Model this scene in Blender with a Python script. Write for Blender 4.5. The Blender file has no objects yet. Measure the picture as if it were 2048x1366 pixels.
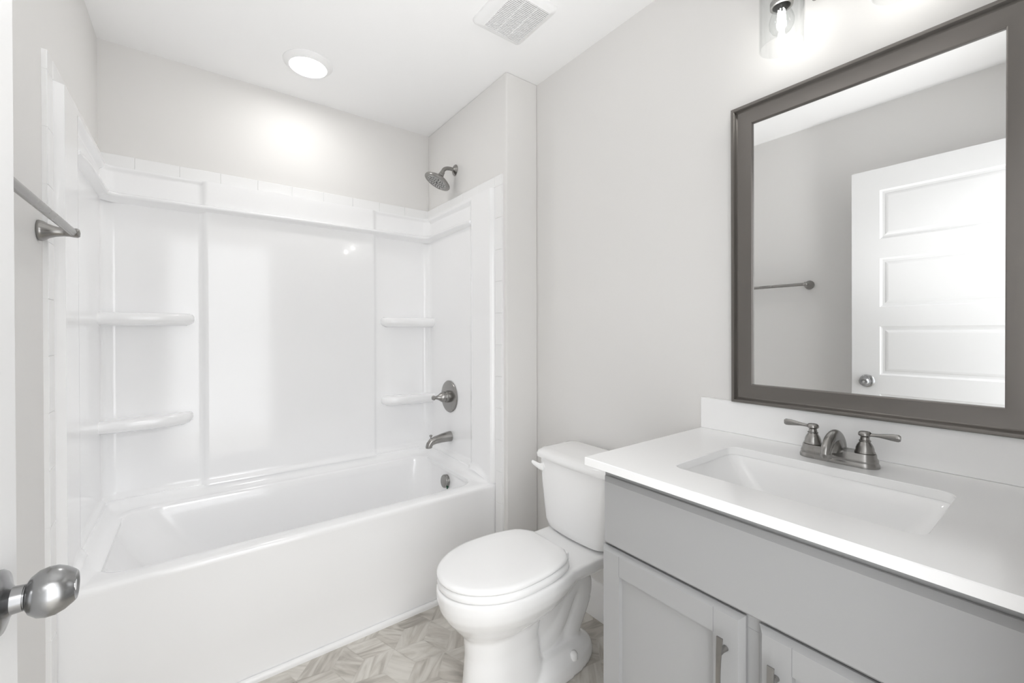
import bpy, bmesh, math, random
from mathutils import Vector, Matrix

S = bpy.context.scene
COL = S.collection
PI = math.pi
random.seed(7)

# ------------------------------------------------------------------ camera, world, exposure
FPX, CY, YAW, PITCH, ROLL, CH = 847.26, 667.67, 36.7615, -0.3, -0.1012, 1.2153
cd = bpy.data.cameras.new('camera')
cd.sensor_fit = 'HORIZONTAL'; cd.sensor_width = 36.0
cd.lens = FPX * 36.0 / 2048.0
cd.shift_y = (CY - 683.0) / 2048.0
cd.clip_start = 0.01; cd.clip_end = 60
cam = bpy.data.objects.new('camera', cd); COL.objects.link(cam)
_y, _p, _r = math.radians(YAW), math.radians(PITCH), math.radians(ROLL)
fw = Vector((math.sin(_y)*math.cos(_p), math.cos(_y)*math.cos(_p), math.sin(_p)))
rt = Vector((math.cos(_y), -math.sin(_y), 0)); up = rt.cross(fw)
r2 = rt*math.cos(_r) + up*math.sin(_r); u2 = up*math.cos(_r) - rt*math.sin(_r)
m = Matrix((r2, u2, -fw)).transposed().to_4x4(); m.translation = Vector((0, 0, CH))
cam.matrix_world = m
S.camera = cam

S.view_settings.view_transform = 'Standard'
S.view_settings.look = 'None'
S.view_settings.gamma = 1.0
S.view_settings.exposure = 0.55
S.view_settings.use_curve_mapping = False
S.cycles.max_bounces = 14
S.cycles.diffuse_bounces = 8
S.cycles.glossy_bounces = 6
S.cycles.transparent_max_bounces = 16
S.cycles.sample_clamp_indirect = 6.0
S.cycles.caustics_reflective = False
S.cycles.caustics_refractive = False

WORLD_STRENGTH = 2.35
DOWNLIGHT_W = 26.0
BULB_W = 0.4
HALL_FILL_W = 15.0
BOUNCE_W = 58.0

w = bpy.data.worlds.new('world'); S.world = w; w.use_nodes = True
bg = w.node_tree.nodes['Background']
bg.inputs[0].default_value = (0.97, 0.985, 1.0, 1); bg.inputs[1].default_value = WORLD_STRENGTH

def area_light(name, loc, size, power, rot=(0, 0, 0), size_y=None, shape='RECTANGLE', color=(1, 1, 1)):
    l = bpy.data.lights.new(name, 'AREA'); l.shape = shape; l.size = size
    if size_y: l.size_y = size_y
    l.energy = power; l.color = color
    o = bpy.data.objects.new(name, l); o.location = loc; o.rotation_euler = rot; COL.objects.link(o)
    return o

# ------------------------------------------------------------------ main dimensions (metres)
H = 2.4384
XL, XE, XR = -0.3231, 1.1761, 1.3643       # left wall, shower end wall, mirror wall
YB, YT, YA, YF = 2.4454, 1.6149, 1.6994, -0.022
TUBZ = 0.476
DX = -0.169                                 # room face of the open door

# added unseen area lamp behind the doorway, fills the room from the hall
area_light('hall_fill_light', (0.25, -0.95, 2.40), 0.5, HALL_FILL_W, size_y=0.5)

# added unseen fill spot in the doorway, turned up so that it bounces off the ceiling
_l = bpy.data.lights.new('bounce_fill', 'SPOT'); _l.energy = BOUNCE_W; _l.spot_size = math.radians(74); _l.spot_blend = 1.0; _l.shadow_soft_size = 0.15
_o = bpy.data.objects.new('bounce_fill', _l); _o.location = (0.31, -0.02, 0.70); _o.rotation_euler = (math.radians(152), 0, 0); COL.objects.link(_o)

# ------------------------------------------------------------------ helpers
def mat(name, color, rough=0.5, metal=0.0, spec=0.5, coat=0.0, emit=None, estr=0.0, aniso=0.0):
    m = bpy.data.materials.new(name); m.use_nodes = True
    b = m.node_tree.nodes['Principled BSDF']
    b.inputs['Base Color'].default_value = (*color, 1)
    b.inputs['Roughness'].default_value = rough
    b.inputs['Metallic'].default_value = metal
    b.inputs['Specular IOR Level'].default_value = spec
    b.inputs['Coat Weight'].default_value = coat
    b.inputs['Coat Roughness'].default_value = 0.05
    b.inputs['Anisotropic'].default_value = aniso
    if emit:
        b.inputs['Emission Color'].default_value = (*emit, 1); b.inputs['Emission Strength'].default_value = estr
    return m

def noise_rough(m, scale, lo, hi, stretch=(1, 1, 1), bump=0.0, bdist=0.001):
    nt = m.node_tree; b = nt.nodes['Principled BSDF']
    tc = nt.nodes.new('ShaderNodeTexCoord'); mp = nt.nodes.new('ShaderNodeMapping')
    mp.inputs['Scale'].default_value = stretch
    n = nt.nodes.new('ShaderNodeTexNoise'); n.inputs['Scale'].default_value = scale; n.inputs['Detail'].default_value = 4
    mr = nt.nodes.new('ShaderNodeMapRange'); mr.inputs['To Min'].default_value = lo; mr.inputs['To Max'].default_value = hi
    nt.links.new(tc.outputs['Object'], mp.inputs[0]); nt.links.new(mp.outputs[0], n.inputs['Vector'])
    nt.links.new(n.outputs[0], mr.inputs['Value']); nt.links.new(mr.outputs[0], b.inputs['Roughness'])
    if bump:
        bp = nt.nodes.new('ShaderNodeBump'); bp.inputs['Strength'].default_value = bump; bp.inputs['Distance'].default_value = bdist
        nt.links.new(n.outputs[0], bp.inputs['Height']); nt.links.new(bp.outputs[0], b.inputs['Normal'])
    return m

M = {}
M['paint'] = noise_rough(mat('wall_paint', (0.765, 0.755, 0.742), 0.6, spec=0.3), 260, 0.5, 0.65, bump=0.08, bdist=0.0006)
M['ceiling'] = noise_rough(mat('ceiling_paint', (0.89, 0.89, 0.89), 0.8, spec=0.2), 180, 0.75, 0.9, bump=0.08, bdist=0.0006)
M['trim'] = noise_rough(mat('trim_paint', (0.86, 0.86, 0.86), 0.3), 60, 0.25, 0.35)
M['door'] = noise_rough(mat('door_paint', (0.80, 0.80, 0.80), 0.35), 60, 0.3, 0.42)
M['acrylic'] = noise_rough(mat('white_acrylic', (0.90, 0.90, 0.905), 0.12, coat=0.3), 3, 0.10, 0.16)
M['tile'] = noise_rough(mat('white_tile', (0.86, 0.86, 0.86), 0.15), 5, 0.10, 0.2)
M['grout'] = mat('pale_grout', (0.80, 0.80, 0.79), 0.8)
M['porcelain'] = noise_rough(mat('white_porcelain', (0.90, 0.90, 0.90), 0.08, coat=0.4), 3, 0.06, 0.1)
M['seat'] = noise_rough(mat('seat_plastic', (0.91, 0.91, 0.91), 0.18), 4, 0.16, 0.22)
M['quartz'] = noise_rough(mat('white_quartz', (0.91, 0.91, 0.91), 0.2), 300, 0.16, 0.24)
M['grey'] = noise_rough(mat('grey_cabinet_paint', (0.36, 0.361, 0.363), 0.4), 80, 0.32, 0.42)
M['dark'] = mat('dark_backing', (0.03, 0.03, 0.03), 0.9)  # near-black, used on the mirror's backing board
M['nickel'] = noise_rough(mat('brushed_nickel', (0.33, 0.322, 0.31), 0.28, 1.0), 12, 0.24, 0.30)
M['nickel_dark'] = noise_rough(mat('satin_nickel_face', (0.42, 0.42, 0.41), 0.38, 0.8), 25, 0.35, 0.42)
M['rubber'] = mat('black_rubber', (0.02, 0.02, 0.02), 0.6)
M['green'] = mat('green_gasket', (0.02, 0.09, 0.05), 0.5)
M['pewter'] = noise_rough(mat('pewter_frame', (0.20, 0.187, 0.175), 0.30, 0.9), 60, 0.28, 0.4, (1, 1, 1))
M['mirror'] = mat('mirror_silver', (0.85, 0.855, 0.855), 0.0, 1.0)
M['lens'] = mat('downlight_lens', (0.9, 0.9, 0.9), 0.5, emit=(1.0, 0.99, 0.97), estr=DOWNLIGHT_W)
M['filament'] = mat('glowing_filament', (1, 0.95, 0.85), 0.5, emit=(1.0, 0.975, 0.94), estr=16)
M['fan'] = mat('fan_plastic', (0.84, 0.84, 0.84), 0.35)
M['fan_slot_shade'] = mat('fan_slot_shade', (0.05, 0.05, 0.05), 0.9)  # near-black sheet colour standing in for the shade behind the grille bars
M['chrome'] = mat('chrome', (0.72, 0.72, 0.72), 0.08, 1.0)

def glass_mat():
    m = bpy.data.materials.new('clear_glass'); m.use_nodes = True
    nt = m.node_tree; nt.nodes.clear()
    out = nt.nodes.new('ShaderNodeOutputMaterial'); mx = nt.nodes.new('ShaderNodeMixShader')
    lw = nt.nodes.new('ShaderNodeLayerWeight'); lw.inputs[0].default_value = 0.5
    pw = nt.nodes.new('ShaderNodeMath'); pw.operation = 'POWER'; pw.inputs[1].default_value = 3.5
    ma = nt.nodes.new('ShaderNodeMath'); ma.operation = 'MULTIPLY_ADD'; ma.inputs[1].default_value = 0.6; ma.inputs[2].default_value = 0.03
    t = nt.nodes.new('ShaderNodeBsdfTransparent'); t.inputs[0].default_value = (0.965, 0.97, 0.97, 1)
    g = nt.nodes.new('ShaderNodeBsdfGlossy'); g.inputs['Roughness'].default_value = 0.02; g.inputs[0].default_value = (0.8, 0.8, 0.8, 1)
    nt.links.new(lw.outputs['Facing'], pw.inputs[0]); nt.links.new(pw.outputs[0], ma.inputs[0]); nt.links.new(ma.outputs[0], mx.inputs[0]); nt.links.new(t.outputs[0], mx.inputs[1]); nt.links.new(g.outputs[0], mx.inputs[2])
    nt.links.new(mx.outputs[0], out.inputs[0])
    return m
M['glass'] = glass_mat()

def floor_mat():
    m = bpy.data.materials.new('stone_plank_floor'); m.use_nodes = True
    nt = m.node_tree; b = nt.nodes['Principled BSDF']; L = nt.links.new
    uv = nt.nodes.new('ShaderNodeUVMap'); uv.uv_map = 'plank'
    at = nt.nodes.new('ShaderNodeAttribute'); at.attribute_name = 'tone'
    mp = nt.nodes.new('ShaderNodeMapping'); mp.inputs['Scale'].default_value = (3.0, 15, 1)
    L(uv.outputs[0], mp.inputs[0])
    n = nt.nodes.new('ShaderNodeTexNoise'); n.inputs['Scale'].default_value = 1.6; n.inputs['Detail'].default_value = 7; n.inputs['Distortion'].default_value = 1.6
    L(mp.outputs[0], n.inputs['Vector'])
    n2 = nt.nodes.new('ShaderNodeTexNoise'); n2.inputs['Scale'].default_value = 6; n2.inputs['Detail'].default_value = 4
    L(uv.outputs[0], n2.inputs['Vector'])
    cr = nt.nodes.new('ShaderNodeValToRGB')
    e = cr.color_ramp.elements
    e[0].position = 0.22; e[0].color = (0.30, 0.275, 0.24, 1)
    e[1].position = 0.72; e[1].color = (0.60, 0.575, 0.53, 1)
    k = cr.color_ramp.elements.new(0.47); k.color = (0.48, 0.45, 0.405, 1)
    k = cr.color_ramp.elements.new(0.56); k.color = (0.53, 0.505, 0.46, 1)
    a1 = nt.nodes.new('ShaderNodeMath'); a1.operation = 'ADD'
    s1 = nt.nodes.new('ShaderNodeMath'); s1.operation = 'MULTIPLY_ADD'; s1.inputs[1].default_value = 0.26; s1.inputs[2].default_value = -0.13
    L(at.outputs['Fac'], s1.inputs[0]); L(n.outputs[0], a1.inputs[0]); L(s1.outputs[0], a1.inputs[1])
    L(a1.outputs[0], cr.inputs[0])
    mx = nt.nodes.new('ShaderNodeMix'); mx.data_type = 'RGBA'; mx.blend_type = 'MULTIPLY'; mx.inputs[0].default_value = 0.22
    L(cr.outputs[0], mx.inputs[6]); L(n2.outputs[0], mx.inputs[7])
    hs = nt.nodes.new('ShaderNodeHueSaturation'); hs.inputs['Saturation'].default_value = 0.9; hs.inputs['Value'].default_value = 1.25
    L(mx.outputs[2], hs.inputs['Color']); L(hs.outputs[0], b.inputs['Base Color'])
    b.inputs['Roughness'].default_value = 0.32
    return m
M['floor'] = floor_mat()

def tago(o, label=None, cat=None, group=None, kind=None):
    if label: o['label'] = label
    if cat: o['category'] = cat
    if group: o['group'] = group
    if kind: o['kind'] = kind
    return o

def obj(name, bm, material, parent=None, smooth=None, loc=None, bevel=None, bseg=2, sub=0):
    bmesh.ops.recalc_face_normals(bm, faces=bm.faces)
    me = bpy.data.meshes.new(name)
    if smooth is not None:
        for f in bm.faces: f.smooth = True
    bm.to_mesh(me); bm.free()
    if smooth is not None and smooth < 180:
        me.set_sharp_from_angle(angle=math.radians(smooth))
    me.materials.append(M[material] if isinstance(material, str) else material)
    o = bpy.data.objects.new(name, me); COL.objects.link(o)
    if loc is not None: o.location = loc
    if parent: 
        o.parent = parent
    if bevel:
        b = o.modifiers.new('bevel', 'BEVEL'); b.width = bevel; b.segments = bseg; b.limit_method = 'ANGLE'; b.angle_limit = math.radians(40)
        b.harden_normals = False
    if sub:
        s = o.modifiers.new('sub', 'SUBSURF'); s.levels = sub; s.render_levels = sub
    return o

def empty(name, loc=(0, 0, 0)):
    o = bpy.data.objects.new(name, None); o.location = loc; o.empty_display_size = 0.05; COL.objects.link(o)
    return o

def rel(o, parent):
    """parent o (built in world coordinates) to parent keeping place"""
    o.parent = parent; o.matrix_parent_inverse = Matrix.Translation(-parent.location)
    return o

def box(bm, x0, x1, y0, y1, z0, z1):
    v = [bm.verts.new(p) for p in ((x0,y0,z0),(x1,y0,z0),(x1,y1,z0),(x0,y1,z0),(x0,y0,z1),(x1,y0,z1),(x1,y1,z1),(x0,y1,z1))]
    for f in ((0,3,2,1),(4,5,6,7),(0,1,5,4),(1,2,6,5),(2,3,7,6),(3,0,4,7)):
        bm.faces.new([v[i] for i in f])
    return v

def boxbm(*a):
    bm = bmesh.new(); box(bm, *a); return bm

def axes(d):
    d = Vector(d).normalized()
    a = Vector((0, 0, 1)) if abs(d.z) < 0.9 else Vector((1, 0, 0))
    u = a.cross(d).normalized(); v = d.cross(u)
    return d, u, v

def lathe(bm, origin, direction, prof, n=40, sx=1.0, sy=1.0, cap=True):
    """prof: list of (distance along axis, radius)"""
    d, u, v = axes(direction); o = Vector(origin); rings = []
    for t, r in prof:
        if r < 1e-6:
            rings.append([bm.verts.new(o + d*t)])
        else:
            rings.append([bm.verts.new(o + d*t + u*(r*sx*math.cos(2*PI*i/n)) + v*(r*sy*math.sin(2*PI*i/n))) for i in range(n)])
    for a, b in zip(rings, rings[1:]):
        if len(a) == 1 and len(b) == 1: continue
        for i in range(n):
            j = (i+1) % n
            if len(a) == 1: bm.faces.new((a[0], b[i], b[j]))
            elif len(b) == 1: bm.faces.new((a[i], a[j], b[0]))
            else: bm.faces.new((a[i], a[j], b[j], b[i]))
    if cap:
        if len(rings[0]) > 1: bm.faces.new(rings[0][::-1])
        if len(rings[-1]) > 1: bm.faces.new(rings[-1])
    return bm

def sweep(bm, pts, radii, n=20, upv=(0, 0, 1), cap=True):
    """tube along points; radii: list of (ru, rv) with v about up"""
    pts = [Vector(p) for p in pts]; rings = []
    for i, p in enumerate(pts):
        a = pts[max(i-1, 0)]; b = pts[min(i+1, len(pts)-1)]
        d = (b-a).normalized(); u = Vector(upv).cross(d)
        if u.length < 1e-4: u = Vector((0, 1, 0))
        u.normalize(); v = d.cross(u)
        r = radii[i] if isinstance(radii, (list, tuple)) and not isinstance(radii[0], (int, float)) else (radii[i] if isinstance(radii, list) else radii)
        ru, rv = r if isinstance(r, (tuple, list)) else (r, r)
        rings.append([bm.verts.new(p + u*ru*math.cos(2*PI*k/n) + v*rv*math.sin(2*PI*k/n)) for k in range(n)])
    for a, b in zip(rings, rings[1:]):
        for i in range(n):
            j = (i+1) % n; bm.faces.new((a[i], a[j], b[j], b[i]))
    if cap: bm.faces.new(rings[0][::-1]); bm.faces.new(rings[-1])
    return bm

def bez(p0, p1, p2, p3, n=14):
    out = []
    for i in range(n+1):
        t = i/n; a = (1-t)**3; b = 3*t*(1-t)**2; c = 3*t*t*(1-t); d = t**3
        out.append(tuple(a*p0[k]+b*p1[k]+c*p2[k]+d*p3[k] for k in range(3)))
    return out

def rrect(x0, x1, y0, y1, r, n=10):
    """rounded rectangle, r scalar or 4 radii for corners (x1,y1),(x0,y1),(x0,y0),(x1,y0)"""
    if not isinstance(r, (list, tuple)): r = (r,)*4
    pts = []
    for (cx, cy, a0), rr in zip(((x1, y1, 0), (x0, y1, 90), (x0, y0, 180), (x1, y0, 270)), r):
        sx = -1 if cx == x1 else 1; sy = -1 if cy == y1 else 1
        for i in range(n+1):
            a = math.radians(a0 + 90*i/n)
            pts.append((cx + sx*rr + rr*math.cos(a), cy + sy*rr + rr*math.sin(a)))
    return pts

def loft(bm, rings, cap0=False, cap1=False):
    vr = [[bm.verts.new(p) for p in r] for r in rings]; n = len(vr[0])
    for a, b in zip(vr, vr[1:]):
        for i in range(n):
            j = (i+1) % n; bm.faces.new((a[i], a[j], b[j], b[i]))
    if cap0: bm.faces.new(vr[0][::-1])
    if cap1: bm.faces.new(vr[-1])
    return bm

def sm(t):
    t = max(0.0, min(1.0, t)); return t*t*(3-2*t)

# ------------------------------------------------------------------ room shell
T = 0.12
def struct(name, bm, material, **k):
    return tago(obj(name, bm, material, **k), kind='structure')

# floor: stone rhombus mosaic, pattern inside one mesh
def build_floor():
    bm = bmesh.new(); uvl = bm.loops.layers.uv.new('plank'); tone = bm.loops.layers.float_color.new('tone')
    W, Lp = 0.118, 0.354
    ang = math.radians(45); ca, sa = math.cos(ang), math.sin(ang)
    x0, x1, y0, y1 = XL-0.02, XR+0.02, -1.6, YB
    def clip(poly):
        for ax, val, sgn in ((0, x0, 1), (0, x1, -1), (1, y0, 1), (1, y1, -1)):
            out = []
            for i in range(len(poly)):
                a, b = poly[i], poly[(i+1) % len(poly)]
                da = (a[0][ax]-val)*sgn; db = (b[0][ax]-val)*sgn
                if da >= 0: out.append(a)
                if (da >= 0) != (db >= 0):
                    t = da/(da-db)
                    out.append((tuple(a[0][k]+(b[0][k]-a[0][k])*t for k in (0, 1)), tuple(a[1][k]+(b[1][k]-a[1][k])*t for k in (0, 1))))
            poly = out
            if len(poly) < 3: return []
        return poly
    g = 0.0005; SD = 0.112; rot = math.radians(-11)
    def rhomb(cx, cy, k):
        # one third of a hexagon: a rhombus between corners 2k and 2k+2, seen from the centre
        P = [(cx, cy)] + [(cx + SD*math.cos(rot+math.radians(60*(2*k+j))), cy + SD*math.sin(rot+math.radians(60*(2*k+j)))) for j in range(3)]
        mx, my = sum(p[0] for p in P)/4, sum(p[1] for p in P)/4
        a_ = rot + math.radians(60*(2*k)) + (0.35 if (k % 2) else 0.0); ca, sa = math.cos(a_), math.sin(a_)
        off = (random.random()*40, random.random()*40); t = random.random()
        poly = []
        for X, Y in P:
            X2 = mx + (X-mx)*(1-g/SD*2); Y2 = my + (Y-my)*(1-g/SD*2)
            poly.append(((X2, Y2), ((X2-cx)*ca+(Y2-cy)*sa+off[0], -(X2-cx)*sa+(Y2-cy)*ca+off[1])))
        poly = clip(poly)
        if not poly: return
        vs = [bm.verts.new((p[0][0], p[0][1], 0)) for p in poly]
        f = bm.faces.new(vs)
        for lp, p in zip(f.loops, poly):
            lp[uvl].uv = p[1]; lp[tone] = (t, t, t, 1)
    w3 = math.sqrt(3)*SD
    for i in range(-22, 22):
        for j in range(-22, 22):
            u_, v_ = w3*(i+0.5*(j % 2)), 1.5*SD*j
            a_ = rot + math.radians(30)
            cx = 0.788 + u_*math.cos(a_) - v_*math.sin(a_); cy = 1.33 + u_*math.sin(a_) + v_*math.cos(a_)
            if not (x0-0.3 < cx < x1+0.3 and y0-0.3 < cy < y1+0.3): continue
            for k in range(3): rhomb(cx, cy, k)
    # underlay closes the hairline joints
    v = box(bm, x0, x1, y0, y1, -0.05, -0.0008)
    return obj('floor', bm, 'floor')
fl = build_floor(); tago(fl, kind='structure')

# ceiling with the room below and hall beyond the doorway
struct('ceiling', boxbm(XL-T, XR+T, YF-0.0, YB+T, H, H+0.08), 'ceiling')
struct('wall_back', boxbm(XL-T, XR+T, YB, YB+T, 0, H), 'paint')
struct('wall_left', boxbm(XL-T, XL, -0.14, YB, 0, H), 'paint')
struct('wall_right', boxbm(XR, XR+T, -0.14, YB, 0, H), 'paint')
struct('wall_shower_end', boxbm(XE, XR, YT, YB, 0, H), 'paint', bevel=0.006, bseg=3)
# front wall around the doorway the camera stands in
DW0, DW1, DH = -0.215, 0.60, 2.06
bm = bmesh.new()
box(bm, XL, DW0, YF-0.115, YF, 0, H); box(bm, DW1, XR, YF-0.115, YF, 0, H); box(bm, DW0, DW1, YF-0.115, YF, DH, H)
struct('wall_front', bm, 'paint')
bm = bmesh.new()
box(bm, DW0-0.055, DW0, YF, YF+0.014, 0, DH+0.055); box(bm, DW1, DW1+0.055, YF, YF+0.014, 0, DH+0.055); box(bm, DW0, DW1, YF, YF+0.014, DH, DH+0.055)
struct('trim_1', bm, 'trim', bevel=0.003)
# hall ceiling and floor lie behind the camera
struct('ceiling_hall', boxbm(XL-0.6, XR+0.6, -1.6, YF-0.115, H+0.0, H+0.08), 'ceiling')

# baseboards
def baseboard(name, p0, p1, nrm):
    prof = [(0, 0), (0.014, 0), (0.014, 0.105), (0.012, 0.112), (0.0115, 0.128), (0.008, 0.140), (0.005, 0.152), (0, 0.154)]
    bm = bmesh.new(); a = []; b = []
    for d, z in prof:
        a.append(bm.verts.new((p0[0]+nrm[0]*d, p0[1]+nrm[1]*d, z))); b.append(bm.verts.new((p1[0]+nrm[0]*d, p1[1]+nrm[1]*d, z)))
    n = len(prof)
    for i in range(n): bm.faces.new((a[i], a[(i+1) % n], b[(i+1) % n], b[i]))
    bm.faces.new(a); bm.faces.new(b[::-1])
    return struct(name, bm, 'trim', smooth=35)
baseboard('baseboard_right', (XR, 0.735), (XR, YT), (-1, 0))
baseboard('baseboard_left', (XL, 0.0), (XL, 1.60), (1, 0))
baseboard('baseboard_shower_end', (XE+0.004, YT), (XR-0.014, YT), (0, -1))
# small quarter round where tub apron meets the floor
bm = bmesh.new()
pr = [(0, 0), (0, 0.021)] + [(-0.013*math.sin(PI/2*i/6), 0.008+0.013*math.cos(PI/2*i/6)) for i in range(7)] + [(-0.013, 0)]
a = [bm.verts.new((XL+0.002, YA+0.0135+d, z)) for d, z in pr]; b = [bm.verts.new((XE-0.012, YA+0.0135+d, z)) for d, z in pr]
for i in range(len(pr)): bm.faces.new((a[i], a[(i+1) % len(pr)], b[(i+1) % len(pr)], b[i]))
bm.faces.new(a); bm.faces.new(b[::-1])
struct('trim_2', bm, 'trim', smooth=40)

# ------------------------------------------------------------------ bullnose tile border round the surround
TT = 0.011
def tile_border():
    bm = bmesh.new(); bg = bmesh.new()
    def tile(o, du, dv, n, w, h):
        o, du, dv, n = map(Vector, (o, du, dv, n)); g = 0.0003; b = 0.0018
        lay = [(g, 0), (g, TT-b), (g+b*0.35, TT-b*0.3), (g+b, TT)]
        rings = []
        for ins, d in lay:
            rings.append([bm.verts.new(o + du*a + dv*c + n*d) for a, c in ((ins, ins), (w-ins, ins), (w-ins, h-ins), (ins, h-ins))])
        for r, s in zip(rings, rings[1:]):
            for i in range(4): bm.faces.new((r[i], r[(i+1) % 4], s[(i+1) % 4], s[i]))
        bm.faces.new(rings[-1])
    z0, z1, hw, tw = 1.914, 1.966, 0.0525, 0.1524
    yl0, yl1 = 1.6395, 1.6975
    # back row
    x = XL + 0.118 - tw
    x = XL
    xs = [XL, -0.2069]
    while xs[-1] + tw < XE - 0.07: xs.append(xs[-1] + tw)
    xs.append(XE)
    for a, b in zip(xs, xs[1:]): tile((a, YB, z0), (1, 0, 0), (0, 0, 1), (0, -1, 0), b-a, z1-z0)
    ys = [yl0, yl1]
    while ys[-1] + tw < YB - TT - 0.07: ys.append(ys[-1] + tw)
    ys.append(YB - TT)
    for a, b in zip(ys, ys[1:]):
        tile((XL, a, z0), (0, 1, 0), (0, 0, 1), (1, 0, 0), b-a, z1-z0)
        tile((XE, a, z0), (0, 1, 0), (0, 0, 1), (-1, 0, 0), b-a, z1-z0)
    z = z0
    while z > 0.001:
        zz = max(0.0, z - tw)
        tile((XL, yl0, zz), (0, 1, 0), (0, 0, 1), (1, 0, 0), yl1-yl0, z-zz)
        tile((XE, yl0, zz), (0, 1, 0), (0, 0, 1), (-1, 0, 0), yl1-yl0, z-zz)
        z = zz
    o = struct('trim_3', bm, 'tile', smooth=15)
    # grout backing
    g = bmesh.new(); d = TT*0.78
    box(g, XL, XE, YB-d, YB, z0+0.001, z1-0.0014)
    for xa, xb in ((XL, XL+d), (XE-d, XE)):
        box(g, xa, xb, yl0+0.001, YB, z0+0.001, z1-0.0014); box(g, xa, xb, yl0+0.001, yl1-0.001, 0, z0+0.001)
    gr = obj('grout', g, 'grout', o)
    return o
tile_border()

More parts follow.
